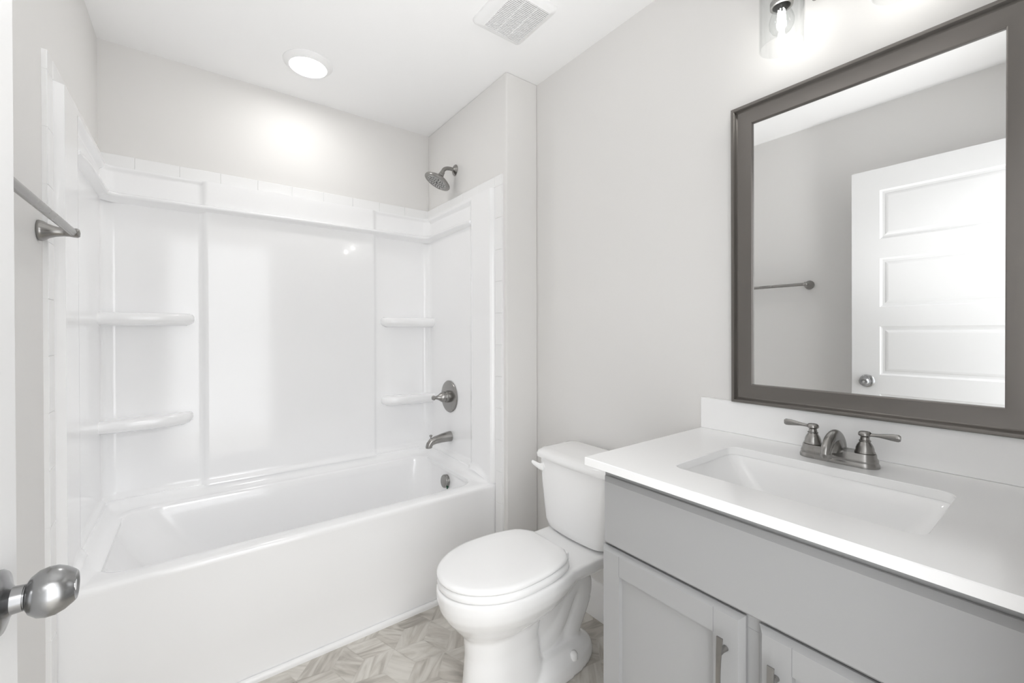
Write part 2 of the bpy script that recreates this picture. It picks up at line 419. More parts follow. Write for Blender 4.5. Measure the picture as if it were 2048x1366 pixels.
# ------------------------------------------------------------------ tub surround
SZ0, SZ1 = 0.508, 1.913
D0, D1 = 0.010, 0.030          # recessed and raised skin thickness
LEDZ = 1.792
def surround():
    R = 0.055
    # base path along the walls (offset 0), param by list of (point, inward normal, tag position)
    path = []
    ya = 1.699
    n1 = 90
    for i in range(n1+1):
        y = ya + (YB-R-ya)*i/n1; path.append(((XL, y), (1, 0)))
    for i in range(1, 12):
        a = PI - (PI/2)*i/12
        path.append(((XL+R+R*math.cos(a), YB-R+R*math.sin(a)), (-math.cos(a), -math.sin(a))))
    n2 = 200
    for i in range(n2+1):
        x = XL+R + (XE-XL-2*R)*i/n2; path.append(((x, YB), (0, -1)))
    for i in range(1, 12):
        a = PI/2 - (PI/2)*i/12
        path.append(((XE-R+R*math.cos(a), YB-R+R*math.sin(a)), (-math.cos(a), -math.sin(a))))
    for i in range(n1+1):
        y = YB-R - (YB-R-ya)*i/n1; path.append(((XE, y), (-1, 0)))
    def depth(p, nrm, z):
        x, y = p; e = 0.0
        if nrm[0] != 0 and nrm[1] == 0:                        # end walls
            r = sm((1.93 - y)/0.050)                           # raised front column
            r *= 1.0
            d = D0 + (D1-D0)*r
            if z > SZ1-0.035: d = max(d, D0+(D1-D0)*sm((z-(SZ1-0.035))/0.02)*1.0)
            d *= 0.25 + 0.75*sm((y-1.699)/0.014)               # rolled front edge
        elif nrm[1] == -1 and nrm[0] == 0:
            r = sm((x-0.018)/0.026)*sm((0.842-x)/0.026)
            d = D0 + (D1-D0)*r*0.85
            if z > SZ1-0.022: d = max(d, D0+0.010*sm((z-(SZ1-0.022))/0.018))
        else:
            d = D0
            if z > SZ1-0.022: d = max(d, D0+0.010*sm((z-(SZ1-0.022))/0.018))
        # cove at the bottom running out onto the tub deck
        d += 0.016*(1-sm((z-SZ0)/0.03))*sm((p[1]-1.72)/0.10)
        # bottom of raised/recessed column narrows
        return d
    zs = [SZ0 + (0.04)*i/6 for i in range(7)] + [SZ0+0.04+(SZ1-0.045-SZ0-0.04)*i/24 for i in range(1, 25)] + [SZ1-0.045+0.045*i/14 for i in range(1, 15)]
    def zz_(p, z):
        return z - (SZ0-TUBZ-0.0005)*(1-sm((p[1]-YA-0.005)/0.14))*(1-(z-SZ0)/(SZ1-SZ0))
    bm = bmesh.new(); grid = []
    for p, nrm in path:
        grid.append([bm.verts.new((p[0]+nrm[0]*depth(p, nrm, z), p[1]+nrm[1]*depth(p, nrm, z), zz_(p, z))) for z in zs])
    for a, b in zip(grid, grid[1:]):
        for i in range(len(zs)-1): bm.faces.new((a[i], b[i], b[i+1], a[i+1]))
    # back skin so it has thickness
    back = [[bm.verts.new((p[0]+nrm[0]*0.0005, p[1]+nrm[1]*0.0005, zz_(p, z))) for z in (zs[0], zs[-1])] for p, nrm in path]
    for k in range(len(path)-1):
        bm.faces.new((back[k][0], back[k][1], back[k+1][1], back[k+1][0]))
        bm.faces.new((grid[k][0], back[k][0], back[k+1][0], grid[k+1][0]))
        bm.faces.new((grid[k][-1], grid[k+1][-1], back[k+1][1], back[k][1]))
    bm.faces.new([back[0][0]] + grid[0] + [back[0][1]]); bm.faces.new([back[-1][1]] + grid[-1][::-1] + [back[-1][0]])
    root = obj('tub_surround', bm, 'acrylic', smooth=50)
    tago(root, 'glossy white three-wall shower surround with moulded corner shelves above the bathtub', 'shower surround')
    # ledge running round at 1.79 m
    out = 0.057; Rl = 0.034
    line = []
    xl, xr, yb = XL+out-0.006, XE-out+0.006, YB-out
    def seg(a, b, n): return [(a[0]+(b[0]-a[0])*i/n, a[1]+(b[1]-a[1])*i/n) for i in range(n+1)]
    xl2, xr2 = XL+0.043, XE-0.043
    line += seg((xl2, 1.905), (xl2, yb-Rl), 20)
    line += [(xl2+Rl+Rl*math.cos(PI-PI/2*i/14), yb-Rl+Rl*math.sin(PI-PI/2*i/14)) for i in range(1, 14)]
    line += seg((xl2+Rl, yb), (xr2-Rl, yb), 30)
    line += [(xr2-Rl+Rl*math.cos(PI/2-PI/2*i/14), yb-Rl+Rl*math.sin(PI/2-PI/2*i/14)) for i in range(1, 14)]
    line += seg((xr2, yb-Rl), (xr2, 1.905), 20)
    N = len(line); bm = bmesh.new(); rows = []
    cxm = (XL+XE)/2
    for i, p in enumerate(line):
        a = line[max(0, i-1)]; b = line[min(N-1, i+1)]
        t = Vector((b[0]-a[0], b[1]-a[1], 0)).normalized(); n = Vector((t.y, -t.x, 0))   # inward to the bath
        ef = min(1.0, min(i, N-1-i)/6.0); k = 0.45 + 0.55*math.sin(PI/2*ef)
        P = Vector((p[0], p[1], 0)); wall = 0.048
        prof = [(-wall, LEDZ+0.012), (-0.020, LEDZ+0.006), (-0.008, LEDZ+0.0045), (-0.002, LEDZ+0.002), (0.0, LEDZ-0.004), (-0.002, LEDZ-0.010), (-0.008, LEDZ-0.0125), (-0.020, LEDZ-0.016), (-wall, LEDZ-0.030)]
        rows.append([bm.verts.new(P + n*(d if d <= -0.03 else d - (1-k)*0.02) + Vector((0, 0, z))) for d, z in prof])
    for a, b in zip(rows, rows[1:]):
        for i in range(len(a)-1): bm.faces.new((a[i], b[i], b[i+1], a[i+1]))
    for r in (rows[0], rows[-1]): bm.faces.new(r)
    obj('ledge', bm, 'acrylic', root, smooth=60)
    # corner shelves
    def shelf(left, z, ext, dep, th):
        bm = bmesh.new(); rings = []
        x0 = XL if left else XE; s = 1 if left else -1
        def outline(grow):
            pts = []
            E, Dp = ext+grow, dep+grow
            n = 64
            # from end-wall side to far tip along the back wall: superellipse-like nose
            for i in range(n+1):
                t = PI/2*i/n
                ex = E*math.sin(t)**0.9 if True else 0
                ey = Dp*max(0.0, math.cos(t))**0.62
                pts.append((ex, ey))
            return pts
        lay = [(-0.030, -th*0.5-0.012), (-0.012, -th*0.5-0.004), (-0.003, -th*0.5+0.003), (0.0, -th*0.12), (-0.001, th*0.2), (-0.006, th*0.42), (-0.016, th*0.5), (-0.03, th*0.48)]
        for g, dz in lay:
            o = outline(g); r = []
            for ex, ey in o: r.append((x0+s*(0.002+max(ex, 0)), YB-0.002-ey, z+dz))
            r += [(x0+s*0.002, YB-0.002, z+dz)]
            rings.append(r)
        loft(bm, rings, True, True)
        return obj('shelf', bm, 'acrylic', root, smooth=65)
    shelf(True, 1.277, 0.318, 0.105, 0.042)
    shelf(True, 0.833, 0.312, 0.105, 0.042)
    shelf(False, 1.277, 0.310, 0.100, 0.044)
    shelf(False, 0.818, 0.310, 0.100, 0.044)
    return root
surround()

# ------------------------------------------------------------------ bathtub
def bathtub():
    n = 14
    X0, X1 = XL+0.001, XE-0.001
    Y1 = YB-0.012
    rings = []
    def R(x0, x1, y0, y1, r, z): return [(a, b, z) for a, b in rrect(x0, x1, y0, y1, r, n)]
    # outer shell upward
    rings.append(R(X0, X1, YA+0.016, Y1, 0.004, 0.0))
    rings.append(R(X0, X1, YA+0.016, Y1, 0.004, 0.10))
    rings.append(R(X0, X1, YA+0.013, Y1, 0.004, 0.16))
    rings.append(R(X0, X1, YA+0.004, Y1, 0.004, 0.22))
    rings.append(R(X0, X1, YA+0.003, Y1, 0.004, 0.40))
    rings.append(R(X0, X1, YA+0.000, Y1, 0.004, TUBZ-0.022))
    rings.append(R(X0, X1, YA-0.001, Y1, 0.004, TUBZ-0.012))
    rings.append(R(X0+0.001, X1-0.001, YA+0.003, Y1-0.001, 0.005, TUBZ-0.004))
    rings.append(R(X0+0.003, X1-0.003, YA+0.011, Y1-0.003, 0.006, TUBZ))
    # opening
    ox0, ox1, oy0, oy1 = -0.258, 1.098, 1.772, 2.352
    rings.append(R(ox0-0.012, ox1+0.012, oy0-0.012, oy1+0.012, (0.11, 0.17, 0.12, 0.11), TUBZ+0.001))
    rings.append(R(ox0-0.004, ox1+0.004, oy0-0.004, oy1+0.004, (0.105, 0.165, 0.115, 0.105), TUBZ-0.002))
    rings.append(R(ox0+0.002, ox1-0.001, oy0+0.002, oy1-0.002, (0.10, 0.16, 0.11, 0.10), TUBZ-0.009))
    for z, lx, rx, yy, r in ((0.44, 0.012, 0.004, 0.008, 0.10), (0.38, 0.045, 0.012, 0.018, 0.11), (0.30, 0.10, 0.022, 0.03, 0.12), (0.22, 0.155, 0.032, 0.042, 0.13), (0.15, 0.21, 0.045, 0.06, 0.14), (0.115, 0.25, 0.065, 0.085, 0.15), (0.098, 0.30, 0.10, 0.12, 0.15), (0.093, 0.36, 0.16, 0.17, 0.11)):
        rings.append(R(ox0+lx, ox1-rx, oy0+yy, oy1-yy, (r, min(r+0.05, 0.18), min(r+0.05, 0.18), r), z))
    bm = bmesh.new(); loft(bm, rings, False, True)
    root = obj('bathtub', bm, 'acrylic', smooth=60)
    tago(root, 'long white alcove bathtub with a plain apron front under the shower surround', 'bathtub')
    # raised flange curb on three sides under the surround
    bm = bmesh.new()
    prof = [(0.085, TUBZ-0.001), (0.062, TUBZ+0.003), (0.046, TUBZ+0.012), (0.036, TUBZ+0.026), (0.031, SZ0+0.004), (0.012, SZ0+0.004), (0.012, TUBZ-0.02), (0.085, TUBZ-0.02)]
    def path_at(d):
        Rr = max(0.02, 0.06-d*0.3) + d*0.2
        a = YA+0.02
        pts = [(XL+d, a+0.012*i) for i in range(10)] + [(XL+d, YB-d-Rr)]
        pts += [(XL+d+Rr+Rr*math.cos(PI-PI/2*i/8), YB-d-Rr+Rr*math.sin(PI-PI/2*i/8)) for i in range(1, 9)]
        pts += [(XE-d-Rr+Rr*math.cos(PI/2-PI/2*i/8), YB-d-Rr+Rr*math.sin(PI/2-PI/2*i/8)) for i in range(0, 9)]
        pts += [(XE-d, a+0.012*i) for i in range(9, -1, -1)]
        return pts
    def drop(y, z):
        return z if z <= TUBZ else TUBZ + (z-TUBZ)*sm((y-YA-0.005)/0.14)
    rows = [[bm.verts.new((x, y, drop(y, z))) for x, y in path_at(d)] for d, z in prof]
    m_ = len(rows)
    for k in range(m_):
        a, b = rows[k], rows[(k+1) % m_]
        for i in range(len(a)-1): bm.faces.new((a[i], a[i+1], b[i+1], b[i]))
    bm.faces.new([r[0] for r in rows]); bm.faces.new([r[-1] for r in rows][::-1])
    obj('flange', bm, 'acrylic', root, smooth=60)
    # overflow plate on the drain end
    bm = bmesh.new()
    c = (1.093, 2.052, 0.405); dr = (-1, 0, 0.10)
    lathe(bm, c, dr, [(0, 0.0), (0, 0.030), (0.004, 0.0345), (0.020, 0.0345), (0.0235, 0.033), (0.025, 0.030), (0.025, 0)], 36, cap=False)
    ov = obj('overflow_plate', bm, 'nickel', root, smooth=40); tago(ov, 'round brushed nickel overflow cover')
    bm = bmesh.new(); lathe(bm, (1.0835, 2.029, 0.385), (-1, -0.9, -0.6), [(0, 0), (0, 0.008), (0.0135, 0.008), (0.0135, 0)], 16, cap=False, sx=0.5)
    g = obj('gasket_slot', bm, 'green', ov, smooth=40)
    bm = bmesh.new(); lathe(bm, (0.90, 2.05, 0.093), (0, 0, 1), [(0, 0), (0, 0.035), (0.003, 0.035), (0.005, 0.03), (0.006, 0.012), (0.014, 0.012), (0.015, 0)], 28, cap=False)
    obj('drain', bm, 'nickel', root, smooth=40)
bathtub()

# ------------------------------------------------------------------ shower head, valve, spout
def shower_head():
    root = empty('wall_shower', (XE, 2.106, 2.125))
    tago(root, 'brushed nickel shower head angled downward on a curved wall arm above the surround', 'shower')
    y = 2.106
    bm = bmesh.new(); lathe(bm, (XE, y, 2.125), (-1, 0, 0), [(0, 0.030), (0.003, 0.030), (0.006, 0.027), (0.012, 0.016), (0.015, 0.0135), (0.018, 0.0)], 32)
    rel(obj('flange', bm, 'nickel', smooth=40), root)
    bm = bmesh.new()
    pts = bez((XE-0.004, y, 2.125), (XE-0.06, y, 2.130), (XE-0.072, y, 2.118), (1.093, y, 2.090), 16)
    sweep(bm, pts, 0.0105, 18, (0, 1, 0))
    rel(obj('shower_arm', bm, 'nickel', smooth=50), root)
    d = Vector((-0.45, 0.12, -0.885)).normalized(); c = Vector((1.097, y, 2.096))
    bm = bmesh.new()
    lathe(bm, c, d, [(-0.002, 0.0), (-0.002, 0.0125), (0.012, 0.0135), (0.014, 0.0155), (0.024, 0.0155), (0.027, 0.020), (0.036, 0.036), (0.043, 0.052), (0.050, 0.062), (0.058, 0.0735), (0.063, 0.0755), (0.067, 0.0745), (0.0685, 0.071), (0.0685, 0.0)], 48, cap=False)
    hd = rel(obj('head', bm, 'nickel', smooth=40), root)
    bm = bmesh.new(); d_, u, v = axes(d); f0 = c + d*0.0685
    lathe(bm, f0, d, [(0, 0), (0, 0.057), (0.0012, 0.056), (0.0015, 0.0)], 40, cap=False)
    fp = rel(obj('spray_face', bm, 'nickel_dark', smooth=40), root)
    fp.parent = hd; fp.matrix_parent_inverse = Matrix()
    bm = bmesh.new()
    spots = [(0, 0, 0.006)]
    for ring, num, rr in ((0.018, 8, 0.0022), (0.030, 14, 0.0020), (0.041, 18, 0.0022), (0.050, 12, 0.0018)):
        for i in range(num):
            a = 2*PI*(i+0.3)/num + ring*40
            spots.append((ring*math.cos(a), ring*math.sin(a), rr))
    for a, b, r in spots:
        lathe(bm, f0 + u*a + v*b + d*0.0012, d, [(0, r), (0.0022, r*0.8)], 8)
    nz = obj('nozzles', bm, 'rubber', hd)
    # undo world offset: hd is parented with inverse at root location
    nz.matrix_parent_inverse = Matrix(); 
shower_head()

def valve():
    z, y, x = 0.845, 2.158, XE-D0-0.001
    root = empty('shower_valve', (x, y, z)); tago(root, 'round brushed nickel shower valve plate with tapered handle on the end wall', 'shower valve')
    bm = bmesh.new(); lathe(bm, (x, y, z), (-1, 0, 0), [(0, 0.090), (0.004, 0.091), (0.008, 0.088), (0.010, 0.080), (0.011, 0.060), (0.011, 0.0)], 56)
    rel(obj('escutcheon', bm, 'nickel', smooth=30), root)
    bm = bmesh.new(); lathe(bm, (x-0.010, y, z), (-1, 0, 0), [(0, 0.034), (0.020, 0.034), (0.024, 0.032), (0.024, 0.028), (0.034, 0.027), (0.036, 0.029), (0.040, 0.028), (0.052, 0.021), (0.064, 0.013), (0.074, 0.0095), (0.082, 0.009), (0.086, 0.013), (0.094, 0.0135), (0.099, 0.010), (0.100, 0.0)], 40)
    rel(obj('handle', bm, 'nickel', smooth=35), root)
valve()

def tub_spout():
    z, y, x = 0.618, 2.15, XE-D0-0.001
    root = empty('tub_spout', (x, y, z)); tago(root, 'brushed nickel tub spout with a small diverter knob below the shower valve', 'tub spout')
    bm = bmesh.new()
    pts = [(x, y, z), (x-0.02, y, z), (x-0.06, y, z-0.003), (x-0.095, y, z-0.008), (x-0.118, y, z-0.015), (x-0.130, y, z-0.027), (x-0.134, y, z-0.042), (x-0.134, y, z-0.046)]
    rad = [(0.029, 0.029), (0.028, 0.028), (0.0245, 0.0235), (0.0215, 0.020), (0.020, 0.0185), (0.019, 0.0175), (0.0185, 0.0165), (0.0175, 0.0155)]
    sweep(bm, pts, rad, 28, (0, 1, 0))
    rel(obj('spout_body', bm, 'nickel', smooth=50), root)
    bm = bmesh.new(); lathe(bm, (x-0.122, y, z+0.000), (0, 0, 1), [(0, 0.0035), (0.014, 0.0035), (0.016, 0.008), (0.022, 0.0085), (0.025, 0.006), (0.025, 0)], 20)
    rel(obj('diverter_knob', bm, 'nickel', smooth=40), root)
tub_spout()

# ------------------------------------------------------------------ towel bar
def towel_bar():
    xb, z = XL+0.064, 1.480
    ya, yb = 0.992, 1.602
    root = empty('towel_bar', (XL, (ya+yb)/2, z)); tago(root, 'brushed nickel towel bar on the left wall behind the open door', 'towel bar')
    bm = bmesh.new(); sweep(bm, [(xb, ya-0.004, z), (xb, yb+0.004, z)], 0.0095, 24)
    rel(obj('bar', bm, 'nickel', smooth=60), root)
    for y in (ya, yb):
        bm = bmesh.new(); lathe(bm, (XL, y, z-0.002), (1, 0, 0.03), [(0, 0.026), (0.003, 0.027), (0.010, 0.025), (0.020, 0.0185), (0.032, 0.0135), (0.046, 0.011), (0.056, 0.0108), (0.062, 0.012), (0.072, 0.0125), (0.076, 0.010), (0.078, 0.0)], 36)
        rel(obj('mount', bm, 'nickel', smooth=50), root)
towel_bar()

# ------------------------------------------------------------------ ceiling light and fan
def downlight():
    c = (0.417, 2.106, H)
    root = empty('ceiling_light', c); tago(root, 'round white glowing flush ceiling light over the bathtub', 'ceiling light')
    bm = bmesh.new(); lathe(bm, c, (0, 0, -1), [(0, 0.103), (0.004, 0.1025), (0.010, 0.096), (0.018, 0.082), (0.020, 0.078), (0.017, 0.0755), (0.010, 0.075)], 64, cap=False)
    rel(obj('trim_ring', bm, 'trim', smooth=40), root)
    bm = bmesh.new(); lathe(bm, (c[0], c[1], H-0.012), (0, 0, -1), [(0, 0.0752), (0.005, 0.0745), (0.0065, 0.070), (0.0075, 0.0)], 64)
    rel(obj('lens', bm, 'lens', smooth=60), root)
downlight()

def exhaust_fan():
    x0, x1, y0, y1 = 0.872, 1.104, 1.178, 1.430
    root = empty('exhaust_fan', ((x0+x1)/2, (y0+y1)/2, H)); tago(root, 'square white ceiling exhaust fan cover with fine parallel slots', 'exhaust fan')
    n = 6
    gx0, gx1, gy0, gy1 = 0.914, 1.080, 1.202, 1.402
    rings = []
    for ins, d, r in ((0.0, 0.0, 0.016), (0.0, 0.006, 0.016), (0.004, 0.013, 0.014), (0.010, 0.017, 0.012), (0.022, 0.020, 0.008)):
        rings.append([(a, b, H-d) for a, b in rrect(x0+ins, x1-ins, y0+ins, y1-ins, r, n)])
    rings.append([(a, b, H-0.0215) for a, b in rrect(gx0, gx1, gy0, gy1, 0.001, n)])
    rings.append([(a, b, H-0.010) for a, b in rrect(gx0, gx1, gy0, gy1, 0.001, n)])
    bm = bmesh.new(); loft(bm, rings)
    rel(obj('cover', bm, 'fan', smooth=45), root)
    bm = bmesh.new(); box(bm, gx0-0.002, gx1+0.002, gy0-0.002, gy1+0.002, H-0.0178, H-0.016)
    rel(obj('slot_shade', bm, 'fan_slot_shade'), root)  # dark sheet puts shade into the slots
    bm = bmesh.new(); k = 27; st = (gy1-gy0)/k
    for i in range(k):
        y = gy0 + st*i + st*0.22
        box(bm, gx0, gx1, y, y+st*0.54, H-0.0215, H-0.0185)
    for x in (gx0+0.055, gx0+0.111):
        box(bm, x-0.0016, x+0.0016, gy0, gy1, H-0.0205, H-0.0185)
    rel(obj('grille', bm, 'fan'), root)
exhaust_fan()

# ------------------------------------------------------------------ vanity light
def vanity_light():
    yc = 0.3596; xg = XR-0.10; zb = 1.980
    root = empty('vanity_light', (XR, yc, 2.16)); tago(root, 'two-lamp wall light with clear glass cylinder shades above the mirror', 'wall light')
    bm = bmesh.new()
    rings = []
    for d, ins in ((0, 0), (0.012, 0), (0.018, 0.005), (0.020, 0.012)):
        rings.append([(XR-d, a, b) for a, b in rrect(yc-0.062+ins, yc+0.062-ins, 2.118+ins, 2.238-ins, max(0.002, 0.014-ins), 6)])
    loft(bm, rings, True, True); rel(obj('back_plate', bm, 'nickel', smooth=40), root)
    bm = bmesh.new(); sweep(bm, [(XR-0.035, yc-0.15, 2.205), (XR-0.035, yc+0.15, 2.205)], 0.007, 16); 
    sweep(bm, [(XR-0.015, yc, 2.205), (XR-0.036, yc, 2.205)], 0.009, 16)
    rel(obj('cross_bar', bm, 'nickel', smooth=60), root)
    bm = bmesh.new(); lathe(bm, (XR-0.022, 0.4285, 2.128), (0, 0, -1), [(0, 0.004), (0.010, 0.004), (0.012, 0.0065), (0.018, 0.0065), (0.021, 0.0)], 16)
    rel(obj('finial', bm, 'nickel', smooth=50), root)
    for y in (0.4807, 0.2385):
        bm = bmesh.new()
        sweep(bm, bez((XR-0.035, y, 2.205), (XR-0.065, y, 2.235), (xg, y, 2.235), (xg, y, 2.175), 12), 0.006, 14, (0, 1, 0))
        rel(obj('arm', bm, 'nickel', smooth=60), root)
        bm = bmesh.new()
        lathe(bm, (xg, y, 2.180), (0, 0, -1), [(0, 0.0), (0, 0.012), (0.006, 0.03), (0.012, 0.0545), (0.022, 0.0545), (0.022, 0.020), (0.024, 0.0205), (0.078, 0.0205), (0.080, 0.027), (0.094, 0.027), (0.094, 0.021), (0.070, 0.020)], 40, cap=False)
        rel(obj('socket', bm, 'nickel', smooth=40), root)
        bm = bmesh.new()
        lathe(bm, (xg, y, zb), (0, 0, 1), [(0, 0.0520), (0.178, 0.0520), (0.178, 0.0496), (0, 0.0496), (0, 0.0520)], 72, cap=False)
        sh = rel(obj('lamp_shade', bm, 'glass', smooth=40), root); tago(sh, 'clear glass cylinder shade')
        bm = bmesh.new()
        lathe(bm, (xg, y, 2.098), (0, 0, -1), [(0, 0.0135), (0.010, 0.0138), (0.022, 0.019), (0.036, 0.026), (0.050, 0.0295), (0.064, 0.0285), (0.076, 0.022), (0.084, 0.012), (0.087, 0.0)], 40, cap=False)
        bl = rel(obj('bulb', bm, 'glass', smooth=60), root); tago(bl, 'clear glowing filament bulb')
        bm = bmesh.new()
        for i in range(6):
            a = 2*PI*i/6
            sweep(bm, [(xg+0.007*math.cos(a), y+0.007*math.sin(a), 2.078), (xg+0.0105*math.cos(a+0.2), y+0.0105*math.sin(a+0.2), 2.040)], 0.0013, 8)
        fi = obj('filament', bm, 'filament', bl); 
        l = bpy.data.lights.new('bulb_glow', 'POINT'); l.energy = BULB_W; l.shadow_soft_size = 0.014; l.color = (1, 0.985, 0.96)
        lo = bpy.data.objects.new('bulb_glow', l); lo.location = (xg, y, 2.052); COL.objects.link(lo)
vanity_light()

# ------------------------------------------------------------------ framed mirror
def mirror():
    y0, y1, z0, z1 = 0.034, 0.648, 0.9966, 1.899
    root = empty('framed_mirror', (XR, (y0+y1)/2, z0)); tago(root, 'rectangular wall mirror in a pewter scooped frame above the countertop', 'mirror')
    # local frame: Y along wall, Z up, X depth out of wall (negative)
    prof = [(0.0, 0.0), (0.0, 0.027), (0.0015, 0.0285), (0.005, 0.0290), (0.0085, 0.0280), (0.0105, 0.0255), (0.0125, 0.0205), (0.017, 0.0165), (0.025, 0.0150), (0.040, 0.0155), (0.052, 0.0172), (0.0555, 0.0178), (0.0575, 0.0165), (0.0580, 0.0145), (0.0580, 0.006), (0.052, 0.0)]
    bm = bmesh.new(); cor = []
    for (yy, zz, sy, sz) in ((y0, z0, 1, 1), (y1, z0, -1, 1), (y1, z1, -1, -1), (y0, z1, 1, -1)):
        cor.append([bm.verts.new((-d, yy+sy*wd-(y0+y1)/2, zz+sz*wd-z0)) for wd, d in prof])
    for k in range(4):
        a, b = cor[k], cor[(k+1) % 4]
        for i in range(len(prof)): bm.faces.new((a[i], a[(i+1) % len(prof)], b[(i+1) % len(prof)], b[i]))
    obj('frame', bm, 'pewter', root, smooth=28)
    bm = bmesh.new(); h = (y1-y0)/2
    box(bm, -0.010, -0.005, -h+0.054, h-0.054, 0.054, z1-z0-0.054)
    obj('mirror_glass', bm, 'mirror', root)
    bm = bmesh.new(); box(bm, -0.0045, -0.001, -h+0.05, h-0.05, 0.05, z1-z0-0.05); obj('backing_board', bm, 'dark', root)
    root.rotation_euler = (0, -math.radians(0.35), 0)
    root.location.x = XR-0.0005
mirror()

# ------------------------------------------------------------------ countertop, sink, faucet
CZ, CT, CX = 0.8967, 0.0195, 0.7905
SX0, SX1, SY0, SY1 = 0.902, 1.190, 0.141, 0.575
def counter():
    n = 8
    outer = lambda z, e=0: [(a, b, z) for a, b in rrect(CX+e, XR-0.001, YF+0.001, 0.752-e, 0.0015, n)]
    inner = lambda z, e=0: [(a, b, z) for a, b in rrect(SX0-e, SX1+e, SY0-e, SY1+e, 0.028, n)]
    bm = bmesh.new(); e = 0.0015
    loft(bm, [inner(CZ-CT), outer(CZ-CT, 0.0), outer(CZ-e), outer(CZ, e), inner(CZ, e), inner(CZ-e), inner(CZ-CT)])
    bmesh.ops.remove_doubles(bm, verts=bm.verts, dist=1e-5)
    root = obj('countertop', bm, 'quartz', smooth=30)
    tago(root, 'white quartz vanity countertop with a low backsplash and a rectangular sink cutout', 'countertop')
    obj('backsplash', boxbm(XR-0.0195, XR-0.0005, YF+0.001, 0.752, CZ+0.0002, CZ+0.0995), 'quartz', root, bevel=0.0015)
    # sink
    rings = []
    zt = CZ-CT-0.0006
    def R(x0, x1, y0, y1, r, z): return [(a, b, z) for a, b in rrect(x0, x1, y0, y1, r, n)]
    rings.append(R(SX0-0.02, SX1+0.02, SY0-0.02, SY1+0.02, 0.03, zt-0.012))
    rings.append(R(SX0-0.02, SX1+0.02, SY0-0.02, SY1+0.02, 0.03, zt))
    rings.append(R(SX0-0.002, SX1+0.002, SY0-0.002, SY1+0.002, 0.028, zt))
    rings.append(R(SX0+0.001, SX1-0.001, SY0+0.001, SY1-0.001, 0.028, zt-0.004))
    rings.append(R(SX0+0.008, SX1-0.006, SY0+0.015, SY1-0.020, 0.030, zt-0.03))
    rings.append(R(SX0+0.022, SX1-0.014, SY0+0.045, SY1-0.060, 0.034, zt-0.08))
    rings.append(R(SX0+0.040, SX1-0.028, SY0+0.075, SY1-0.095, 0.040, zt-0.115))
    rings.append(R(SX0+0.062, SX1-0.052, SY0+0.105, SY1-0.125, 0.040, zt-0.130))
    rings.append(R(SX0+0.10, SX1-0.10, SY0+0.17, SY1-0.19, 0.030, zt-0.134))
    bm = bmesh.new(); loft(bm, rings, False, True)
    s = obj('sink', bm, 'porcelain', smooth=40); tago(s, 'rectangular white undermount sink basin set into the countertop', 'sink')
    bm = bmesh.new(); lathe(bm, ((SX0+SX1)/2, 0.355, zt-0.134), (0, 0, 1), [(0, 0.024), (0.002, 0.024), (0.004, 0.020), (0.004, 0.014), (0.008, 0.013), (0.009, 0)], 28)
    obj('drain', bm, 'nickel', s, smooth=40)
counter()

